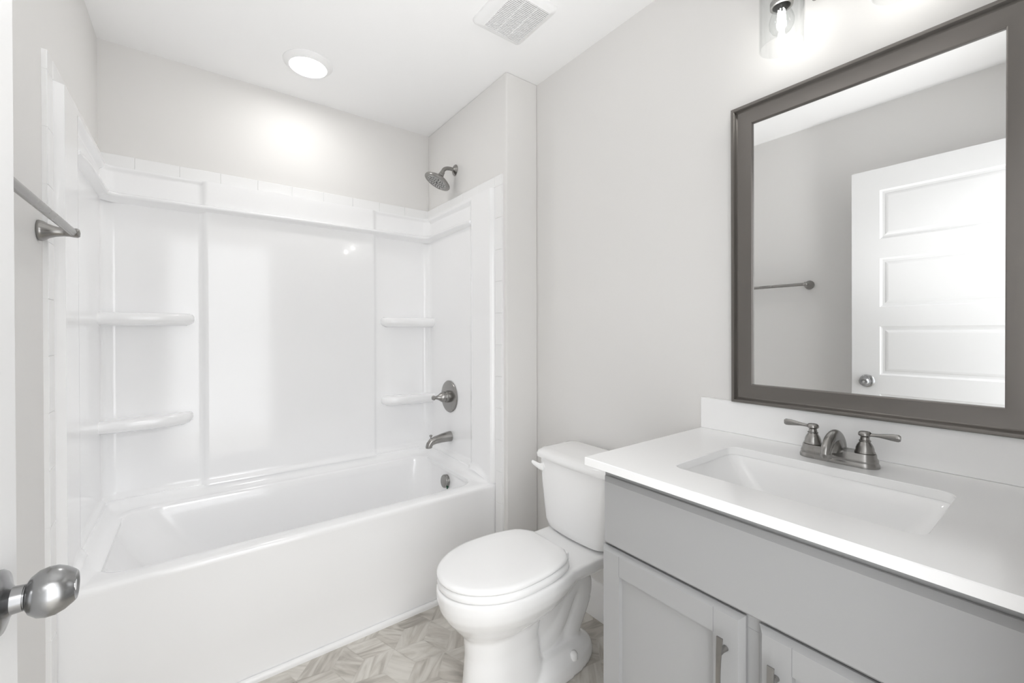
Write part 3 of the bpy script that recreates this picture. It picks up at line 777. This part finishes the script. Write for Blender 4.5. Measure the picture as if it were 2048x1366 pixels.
def faucet():
    cx, cy = 1.262, 0.3535
    root = empty('faucet', (cx, cy, CZ)); tago(root, 'brushed nickel two-handle centerset faucet with arched spout behind the sink', 'faucet')
    n = 12
    def stad(w, l, z, ox=0): return [(cx+ox+a, cy+b, z) for a, b in rrect(-w, w, -l, l, w*0.98, n)]
    bm = bmesh.new(); z = CZ
    loft(bm, [stad(0.0290, 0.080, z), stad(0.0292, 0.0802, z+0.006), stad(0.0275, 0.0785, z+0.0095), stad(0.0268, 0.0778, z+0.012), stad(0.0275, 0.0782, z+0.0145), stad(0.0262, 0.0770, z+0.019), stad(0.0238, 0.0748, z+0.0225), stad(0.0230, 0.0740, z+0.030), stad(0.0222, 0.0730, z+0.0318)], True, True)
    rel(obj('base', bm, 'nickel', smooth=45), root)
    for s in (1, -1):
        y = cy + s*0.0525
        bm = bmesh.new()
        lathe(bm, (cx, y, z+0.0315), (0, 0, 1), [(0, 0.0190), (0.002, 0.0200), (0.004, 0.0192), (0.006, 0.0178), (0.012, 0.0172), (0.019, 0.0148), (0.025, 0.0112), (0.027, 0.0104), (0.028, 0.0114), (0.030, 0.0114), (0.031, 0.0094), (0.038, 0.0084), (0.040, 0.0110), (0.042, 0.0130), (0.046, 0.0130), (0.049, 0.0112), (0.0505, 0.009), (0.0505, 0)], 36)
        hb = rel(obj('handle', bm, 'nickel', smooth=40), root)
        bm = bmesh.new(); pts = []; rad = []
        for i in range(15):
            t = i/14
            L = 0.010 + 0.054*t
            yy = y + s*L; xx = cx - 0.004*t*1.0 + (0.0); zz = z+0.0755 + 0.004*math.sin(t*PI*0.5) - 0.002*t
            pts.append((xx, yy, zz))
            wv = 0.0058 - 0.0008*t
            if i == 14: wv *= 0.7
            if i == 0: wv = 0.0075
            rad.append((wv, (0.0036 + 0.0046*sm((t-0.1)/0.8))*(0.72 if i == 14 else 1)))
        sweep(bm, pts, rad, 18)
        lv = rel(obj('lever', bm, 'nickel', smooth=60), root); lv.parent = hb; lv.matrix_parent_inverse = Matrix()
    # arched spout
    bm = bmesh.new(); pts = []; rad = []
    R0x, R0z = 0.050, 0.038
    c0 = cx - 0.032
    for i in range(25):
        a = PI*i/24*0.97
        pts.append((c0 + R0x*math.cos(a)*1.0, cy, z+0.026 + R0z*math.sin(a)))
        t = i/24
        rad.append((0.0190-0.0055*sm(t), 0.0105+0.002*(1-t)))
    sweep(bm, pts, rad, 24, (0, 1, 0))
    rel(obj('spout', bm, 'nickel', smooth=60), root)
    # rounded belly filling under the arch
    bm = bmesh.new(); nn = 20; rings = []
    for i in range(nn+1):
        t = -1 + 2*i/nn; k = math.sqrt(max(0.0, 1-t*t))
        if k < 0.05: k = 0.05
        rings.append([(c0+0.014+0.036*t, cy+0.0165*k*math.cos(2*PI*q/20), z+0.030+max(-0.001, 0.036*k*math.sin(2*PI*q/20)*1.0)) for q in range(20)])
    loft(bm, rings, True, True)
    rel(obj('spout_body', bm, 'nickel', smooth=60), root)
    bm = bmesh.new(); ex, ez = pts[-1][0], pts[-1][2]
    lathe(bm, (ex-0.0005, cy, ez+0.002), (-0.12, 0, -1), [(0, 0.0118), (0.006, 0.0118), (0.0075, 0.0108), (0.0095, 0.0108), (0.0095, 0.0)], 24)
    rel(obj('aerator', bm, 'nickel', smooth=40), root)
    bm = bmesh.new(); lathe(bm, (cx+0.024, cy, z+0.0315), (0, 0, 1), [(0, 0.003), (0.03, 0.003), (0.032, 0.0055), (0.040, 0.006), (0.043, 0)], 14)
faucet()

# ------------------------------------------------------------------ vanity cabinet
def vanity():
    xf = 0.836          # carcass face
    xo = 0.8165         # face of doors
    y0, y1 = 0.001, 0.7223
    top = CZ-CT-0.0006
    root = empty('vanity_cabinet', (1.09, (y0+y1)/2, 0)); tago(root, 'grey painted shaker vanity cabinet beneath the white countertop', 'vanity cabinet')
    t = 0.018
    bm = bmesh.new()
    box(bm, xf, XR-0.016, y1-t, y1, 0, top)            # left side
    box(bm, xf, XR-0.016, YF+0.002, y0+t, 0, top)
    box(bm, xf+0.02, XR-0.016, y0+t, y1-t, 0.10, 0.118)
    box(bm, xf+0.07, xf+0.085, y0+t, y1-t, 0.0, 0.10)
    # face frame
    box(bm, xf, xf+0.019, y0+t, y1-t, 0.840, top)
    box(bm, xf, xf+0.019, y0+t, y1-t, 0.655, 0.705)
    box(bm, xf, xf+0.019, 0.340, 0.384, 0.12, 0.655)
    box(bm, xf, xf+0.019, y0+t, y1-t, 0.10, 0.14)
    box(bm, xf, xf+0.019, y1-0.045, y1-t, 0.14, 0.655); box(bm, xf, xf+0.019, y0+t, y0+0.045, 0.14, 0.655)
    rel(obj('carcass', bm, 'grey', bevel=0.0008, bseg=1), root)
    def slab(a, b, c, d, bev=0.0095):
        """bevel edged front a..b in y, c..d in z"""
        bm = bmesh.new(); rings = []
        for ins, x in ((0, xf-0.0032), (0, xf-0.008), (bev, xo)):
            rings.append([(x, a+ins, c+ins), (x, b-ins, c+ins), (x, b-ins, d-ins), (x, a+ins, d-ins)])
        return bm, rings
    bm, rings = slab(0.007, 0.7165, 0.6895-0.006, 0.8515)
    loft(bm, rings, True, True)
    rel(obj('drawer_front', bm, 'grey'), root)
    def door(a, b, hinge_left):
        c, d = 0.125, 0.679
        bev = 0.009; st = 0.050; rail = 0.052
        bm, rings = slab(a, b, c, d, bev)
        iy0, iy1, iz0, iz1 = a+bev+st-0.002, b-bev-st+0.002, c+bev+rail, d-bev-rail+0.004
        rings.append([(xo, iy0, iz0), (xo, iy1, iz0), (xo, iy1, iz1), (xo, iy0, iz1)])
        e = 0.0015
        rings.append([(xo+0.0105, iy0+e, iz0+e), (xo+0.0105, iy1-e, iz0+e), (xo+0.0105, iy1-e, iz1-e), (xo+0.0105, iy0+e, iz1-e)])
        loft(bm, rings, True, True)
        # hairline joints between stile and rail
        nf = len(bm.faces)
        for yy in (iy0, iy1):
            box(bm, xo-0.00015, xo+0.001, yy-0.0004, yy+0.0004, iz1, d-bev*0.9)
            box(bm, xo-0.00015, xo+0.001, yy-0.0004, yy+0.0004, c+bev, iz0)
        for k_, f_ in enumerate(bm.faces): f_.material_index = 1 if k_ >= nf else 0
        dd = rel(obj('door', bm, 'grey'), root); dd.data.materials.append(M['joint'])
        yh = a+bev+st*0.47 if hinge_left else b-bev-st*0.47
        # arched bar pull
        bm = bmesh.new(); zt, zb = 0.634, 0.470; n = 20; rows = []
        for i in range(n+1):
            t = i/n; zz = zt + (zb-zt)*t
            xx = xo-0.026-0.006*math.sin(PI*t)**1.0 + 0.004
            wd = 0.0058 - 0.0018*math.sin(PI*t)
            rows.append([bm.verts.new((xx+dx, yh+wy, zz)) for dx, wy in ((-0.0014, -wd), (-0.0014, wd), (0.0014, wd), (0.0014, -wd))])
        for r, s in zip(rows, rows[1:]):
            for q in range(4): bm.faces.new((r[q], r[(q+1) % 4], s[(q+1) % 4], s[q]))
        bm.faces.new(rows[0]); bm.faces.new(rows[-1][::-1])
        for zz in (0.604, 0.500):
            lathe(bm, (xo+0.0002, yh, zz), (-1, 0, 0), [(0, 0.0058), (0.003, 0.0052), (0.012, 0.0042), (0.0255, 0.0045)], 16)
        h = obj('handle', bm, 'nickel', dd, smooth=35)
        h.matrix_parent_inverse = Matrix(); tago(h, 'slim brushed nickel bar pull')
    door(0.374, 0.7205, True); door(0.003, 0.350, False)
M['joint'] = mat('joint_line', (0.22, 0.225, 0.23), 0.7)
vanity()

# ------------------------------------------------------------------ toilet
def egg(xf, xb, W, yc, n=48, xm=None, pw=2.0, wb=None, nb=2.6):
    """closed outline; rounded front at xf, back at xb"""
    xm = xm if xm is not None else xf + (xb-xf)*0.5
    pts = []
    for i in range(n):
        a = 2*PI*i/n; c, s = math.cos(a), math.sin(a)
        if c < 0:
            ex = 2/pw; x = xm - (xm-xf)*abs(c)**ex; y = W*(1 if s > 0 else -1)*abs(s)**ex
        else:
            ex = 2/nb; x = xm + (xb-xm)*abs(c)**ex; y = W*(1 if s > 0 else -1)*abs(s)**ex
        pts.append((x, yc+y))
    return pts
def toilet():
    yc = 1.157
    root = empty('toilet', (1.0, yc, 0)); tago(root, 'white two-piece toilet with closed oval lid between vanity and bathtub', 'toilet')
    # bowl and pedestal in one body, smoothed together
    bm = bmesh.new()
    def L(specs, **k):
        loft(bm, [[(x, y, z) for x, y in egg(xf, xb, W, yc, xm=xm, nb=nb)] for z, xf, xb, W, xm, nb in specs], True, True)
    # upper bowl
    L([(0.215, 0.70, 1.00, 0.055, 0.82, 2.2), (0.25, 0.675, 1.04, 0.085, 0.82, 2.2), (0.285, 0.645, 1.07, 0.118, 0.83, 2.3), (0.32, 0.617, 1.09, 0.146, 0.84, 2.4), (0.35, 0.600, 1.10, 0.162, 0.845, 2.5), (0.38, 0.592, 1.12, 0.170, 0.85, 2.6), (0.408, 0.590, 1.12, 0.171, 0.85, 2.6), (0.416, 0.594, 1.12, 0.167, 0.85, 2.6)])
    # front column
    L([(0.0, 0.668, 0.98, 0.098, 0.80, 3), (0.03, 0.670, 0.98, 0.094, 0.80, 3), (0.10, 0.678, 0.96, 0.084, 0.80, 3), (0.18, 0.684, 0.95, 0.078, 0.80, 3), (0.24, 0.680, 0.96, 0.082, 0.80, 3), (0.30, 0.660, 0.97, 0.10, 0.80, 3)])
    # foot
    L([(0.0, 0.72, 1.225, 0.102, 1.02, 2.3), (0.02, 0.72, 1.228, 0.102, 1.02, 2.3), (0.045, 0.74, 1.218, 0.095, 1.02, 2.3), (0.065, 0.76, 1.19, 0.080, 1.02, 2.3), (0.08, 0.78, 1.15, 0.06, 1.0, 2.3)])
    # inner web behind column
    L([(0.05, 0.85, 1.12, 0.040, 0.98, 3), (0.15, 0.85, 1.10, 0.032, 0.98, 3), (0.25, 0.85, 1.16, 0.042, 0.98, 3), (0.36, 0.85, 1.20, 0.080, 0.98, 3)])
    # trapway curve
    tp = bez((0.88, yc, 0.12), (0.96, yc, 0.08), (1.02, yc, 0.10), (1.07, yc, 0.19), 10) + bez((1.07, yc, 0.19), (1.11, yc, 0.27), (1.16, yc, 0.32), (1.185, yc, 0.24), 10)[1:] + bez((1.185, yc, 0.24), (1.195, yc, 0.18), (1.12, yc, 0.14), (1.10, yc, 0.03), 8)[1:]
    sweep(bm, tp, [(0.060, 0.040)]*len(tp), 18, (0, 1, 0))
    # seat deck / tank shelf
    loft(bm, [[(x, y, z) for x, y in rrect(x0, x1, yc-w, yc+w, r, 8)] for z, x0, x1, w, r in ((0.345, 1.0, 1.20, 0.115, 0.03), (0.365, 0.98, 1.225, 0.138, 0.03), (0.385, 0.97, 1.235, 0.150, 0.022), (0.410, 0.96, 1.235, 0.152, 0.018), (0.417, 0.96, 1.232, 0.149, 0.018))], True, True)
    b = rel(obj('bowl', bm, 'porcelain', smooth=180), root)
    rm = b.modifiers.new('remesh', 'REMESH'); rm.mode = 'VOXEL'; rm.voxel_size = 0.0055; rm.use_smooth_shade = True
    s_ = b.modifiers.new('smooth', 'SMOOTH'); s_.factor = 0.5; s_.iterations = 7
    for s in (1, -1):
        bm = bmesh.new(); lathe(bm, (1.075, yc+s*0.083, 0.050), (0, 0, 1), [(0, 0.014), (0.018, 0.0135), (0.024, 0.010), (0.026, 0)], 24)
        rel(obj('bolt_cap', bm, 'seat', smooth=50), root)
    # seat and lid
    def ov(tip, back, W, wb, ins, z):
        n = 40; pts = []; xm = tip + 0.215
        a = xm - tip
        for i in range(n+1):
            t = -PI/2 + PI*i/n
            pts.append((xm-(a-ins)*math.cos(t), yc+(W-ins)*math.sin(t)))
        m_ = 14
        for i in range(1, m_+1):
            u = i/m_; r = 0.0
            x = xm + (back-ins-xm)*u; hw = (W-ins) - (W-wb)*u**2.4
            if u > 0.78: hw -= 0.036*((u-0.78)/0.22)**2
            pts.append((x, yc+hw))
        for i in range(m_, 0, -1):
            u = i/m_
            x = xm + (back-ins-xm)*u; hw = (W-ins) - (W-wb)*u**2.4
            if u > 0.78: hw -= 0.036*((u-0.78)/0.22)**2
            pts.append((x, yc-hw))
        return [(x, y, z) for x, y in pts]
    bm = bmesh.new()
    loft(bm, [ov(0.596, 1.035, 0.170, 0.125, i, z) for i, z in ((0.008, 0.4195), (0.001, 0.4215), (0.0, 0.429), (0.002, 0.4375), (0.008, 0.4415))], True, True)
    rel(obj('seat', bm, 'seat', smooth=60), root)
    bm = bmesh.new()
    loft(bm, [ov(0.594, 1.030, 0.168, 0.122, i, z) for i, z in ((0.010, 0.4435), (0.003, 0.4445), (0.0, 0.449), (0.0015, 0.4545), (0.007, 0.4585), (0.018, 0.461), (0.06, 0.4625))], True, True)
    rel(obj('lid', bm, 'seat', smooth=60), root)
    for s in (1, -1):
        bm = bmesh.new(); box(bm, 1.016, 1.046, yc+s*0.074-0.017, yc+s*0.074+0.017, 0.417, 0.4425)
        rel(obj('hinge', bm, 'seat', bevel=0.004, bseg=3), root)
    # tank
    def TR(x0, x1, w, r, z, bulge=0.0):
        pts = rrect(x0, x1, yc-w, yc+w, r, 10); out = []
        for x, y in pts:
            k = max(0.0, 1-((y-yc)/w)**2)
            if x < (x0+x1)/2: x -= bulge*k
            out.append((x, y, z))
        return out
    # extra points along front for the bulge
    def TR2(x0, x1, w, rf, rb, z, bulge):
        pts = []
        n = 8
        def arc(cx, cy, r, a0, a1): return [(cx+r*math.cos(math.radians(a0+(a1-a0)*i/n)), cy+r*math.sin(math.radians(a0+(a1-a0)*i/n))) for i in range(n+1)]
        pts += arc(x1-rb, yc+w-rb, rb, 0, 90); pts += arc(x0+rf, yc+w-rf, rf, 90, 180)
        for i in range(1, 14): pts.append((x0, yc+(w-rf)*(1-2*i/14)))
        pts += arc(x0+rf, yc-w+rf, rf, 180, 270); pts += arc(x1-rb, yc-w+rb, rb, 270, 360)
        out = []
        for x, y in pts:
            k = max(0.0, 1-((y-yc)/w)**2); q = max(0.0, min(1.0, (x1-x)/(x1-x0)))
            out.append((x-bulge*k*q, y, z))
        return out
    bm = bmesh.new()
    specs = ((0.420, 1.172, 1.330, 0.135, 0.05, 0.03, 0.016), (0.423, 1.160, 1.338, 0.150, 0.05, 0.03, 0.018), (0.432, 1.150, 1.342, 0.164, 0.05, 0.03, 0.018), (0.46, 1.145, 1.344, 0.172, 0.045, 0.03, 0.018), (0.60, 1.141, 1.345, 0.186, 0.04, 0.03, 0.018), (0.700, 1.142, 1.345, 0.194, 0.035, 0.03, 0.018))
    loft(bm, [TR2(x0, x1, w, rf, rb, z, bu) for z, x0, x1, w, rf, rb, bu in specs], True, True)
    rel(obj('tank', bm, 'porcelain', smooth=50), root)
    bm = bmesh.new()
    specs = ((0.7005, 1.136, 1.348, 0.199, 0.030, 0.022, 0.018), (0.703, 1.131, 1.350, 0.204, 0.032, 0.022, 0.018), (0.716, 1.130, 1.350, 0.205, 0.034, 0.022, 0.018), (0.726, 1.134, 1.348, 0.201, 0.040, 0.025, 0.018), (0.733, 1.146, 1.342, 0.190, 0.045, 0.03, 0.017), (0.7365, 1.17, 1.33, 0.165, 0.045, 0.03, 0.014))
    loft(bm, [TR2(x0, x1, w, rf, rb, z, bu) for z, x0, x1, w, rf, rb, bu in specs], True, True)
    rel(obj('tank_lid', bm, 'porcelain', smooth=60), root)
    # flush lever
    bm = bmesh.new(); yl = yc+0.153
    lathe(bm, (1.150, yl, 0.668), (-1, 0, 0), [(0, 0.016), (0.012, 0.016), (0.016, 0.013), (0.024, 0.011), (0.026, 0)], 24)
    sweep(bm, [(1.130, yl-0.010, 0.662), (1.125, yl+0.004, 0.664), (1.120, yl+0.018, 0.669), (1.115, yl+0.036, 0.676), (1.113, yl+0.043, 0.680)], [(0.007, 0.012), (0.008, 0.013), (0.007, 0.011), (0.006, 0.009), (0.003, 0.006)], 16)
    rel(obj('flush_lever', bm, 'seat', smooth=60), root)
toilet()

# ------------------------------------------------------------------ open door
def door():
    y0, y1, z0, z1 = -0.014, 0.7435, 0.014, 2.046
    th = 0.035; x1 = DX; x0 = DX-th
    bm = bmesh.new()
    st = 0.118; tops = [1.932, 1.577, 1.222, 0.867, 0.512]; ph = 0.255
    def face(x, s):
        # stiles and rails as a grid with recessed panels; s=+1 faces the room
        ys = [y0, y0+st, y1-st, y1]; zs = [z0]
        for t in tops[::-1]: zs += [t-ph, t]
        zs.append(z1)
        g = [[bm.verts.new((x, y, z)) for z in zs] for y in ys]
        for i in range(3):
            for j in range(len(zs)-1):
                if i == 1 and j % 2 == 1:
                    ring = [g[1][j], g[2][j], g[2][j+1], g[1][j+1]]
                    prev = ring; pv = [(ys[1], zs[j]), (ys[2], zs[j]), (ys[2], zs[j+1]), (ys[1], zs[j+1])]
                    for ins, d in ((0.004, 0.0035), (0.010, 0.0060), (0.020, 0.0060), (0.026, 0.0035), (0.034, 0.002)):
                        nr = []
                        for (yy, zz), (sy, sz) in zip(pv, ((1, 1), (-1, 1), (-1, -1), (1, -1))):
                            nr.append(bm.verts.new((x-s*d, yy+sy*ins, zz+sz*ins)))
                        for q in range(4): bm.faces.new((prev[q], prev[(q+1) % 4], nr[(q+1) % 4], nr[q]))
                        prev = nr
                    bm.faces.new(prev)
                else:
                    bm.faces.new((g[i][j], g[i+1][j], g[i+1][j+1], g[i][j+1]))
        return g
    a = face(x1, 1); b = face(x0, -1)
    nz = len(a[0])
    for j in range(nz-1):
        bm.faces.new((a[0][j], a[0][j+1], b[0][j+1], b[0][j])); bm.faces.new((a[3][j], a[3][j+1], b[3][j+1], b[3][j]))
    for i in range(3):
        bm.faces.new((a[i][0], a[i+1][0], b[i+1][0], b[i][0])); bm.faces.new((a[i][-1], a[i+1][-1], b[i+1][-1], b[i][-1]))
    root = struct('door_1', bm, 'door')
    zk, yk = 0.9305, y1-0.066
    for s, xx in ((1, x1), (-1, x0)):
        bm = bmesh.new()
        lathe(bm, (xx, yk, zk), (s, 0, 0), [(0, 0.0), (0, 0.033), (0.003, 0.0335), (0.006, 0.031), (0.009, 0.020), (0.012, 0.0140), (0.0205, 0.0132), (0.0207, 0.0115), (0.0220, 0.0115), (0.0222, 0.0142), (0.025, 0.0190), (0.031, 0.0238), (0.038, 0.0256), (0.045, 0.0252), (0.052, 0.0222), (0.0585, 0.0172), (0.0605, 0.0150), (0.0602, 0.0128), (0.0580, 0.010), (0.0570, 0.0)], 56, cap=False)
        k = obj('door_knob', bm, 'knob', root, smooth=35); tago(k, 'egg shaped brushed nickel knob')
        bm = bmesh.new(); lathe(bm, (xx+s*0.0570, yk, zk), (s, 0, 0), [(0, 0.0062), (0.0025, 0.0058), (0.0028, 0.0)], 20)
        obj('lock_button', bm, 'chrome', k, smooth=35)
    bm = bmesh.new(); box(bm, x0+0.005, x1-0.005, y1-0.001, y1+0.0006, zk-0.028, zk+0.028); obj('latch_plate', bm, 'nickel', root)
    for z in (0.25, 1.03, 1.82):
        bm = bmesh.new(); sweep(bm, [(x1+0.006, y0-0.002, z-0.045), (x1+0.006, y0-0.002, z+0.045)], 0.006, 14); obj('hinge', bm, 'nickel', root, smooth=60)
M['knob'] = noise_rough(mat('satin_nickel_knob', (0.35, 0.352, 0.355), 0.24, 1.0), 20, 0.2, 0.28)
door()
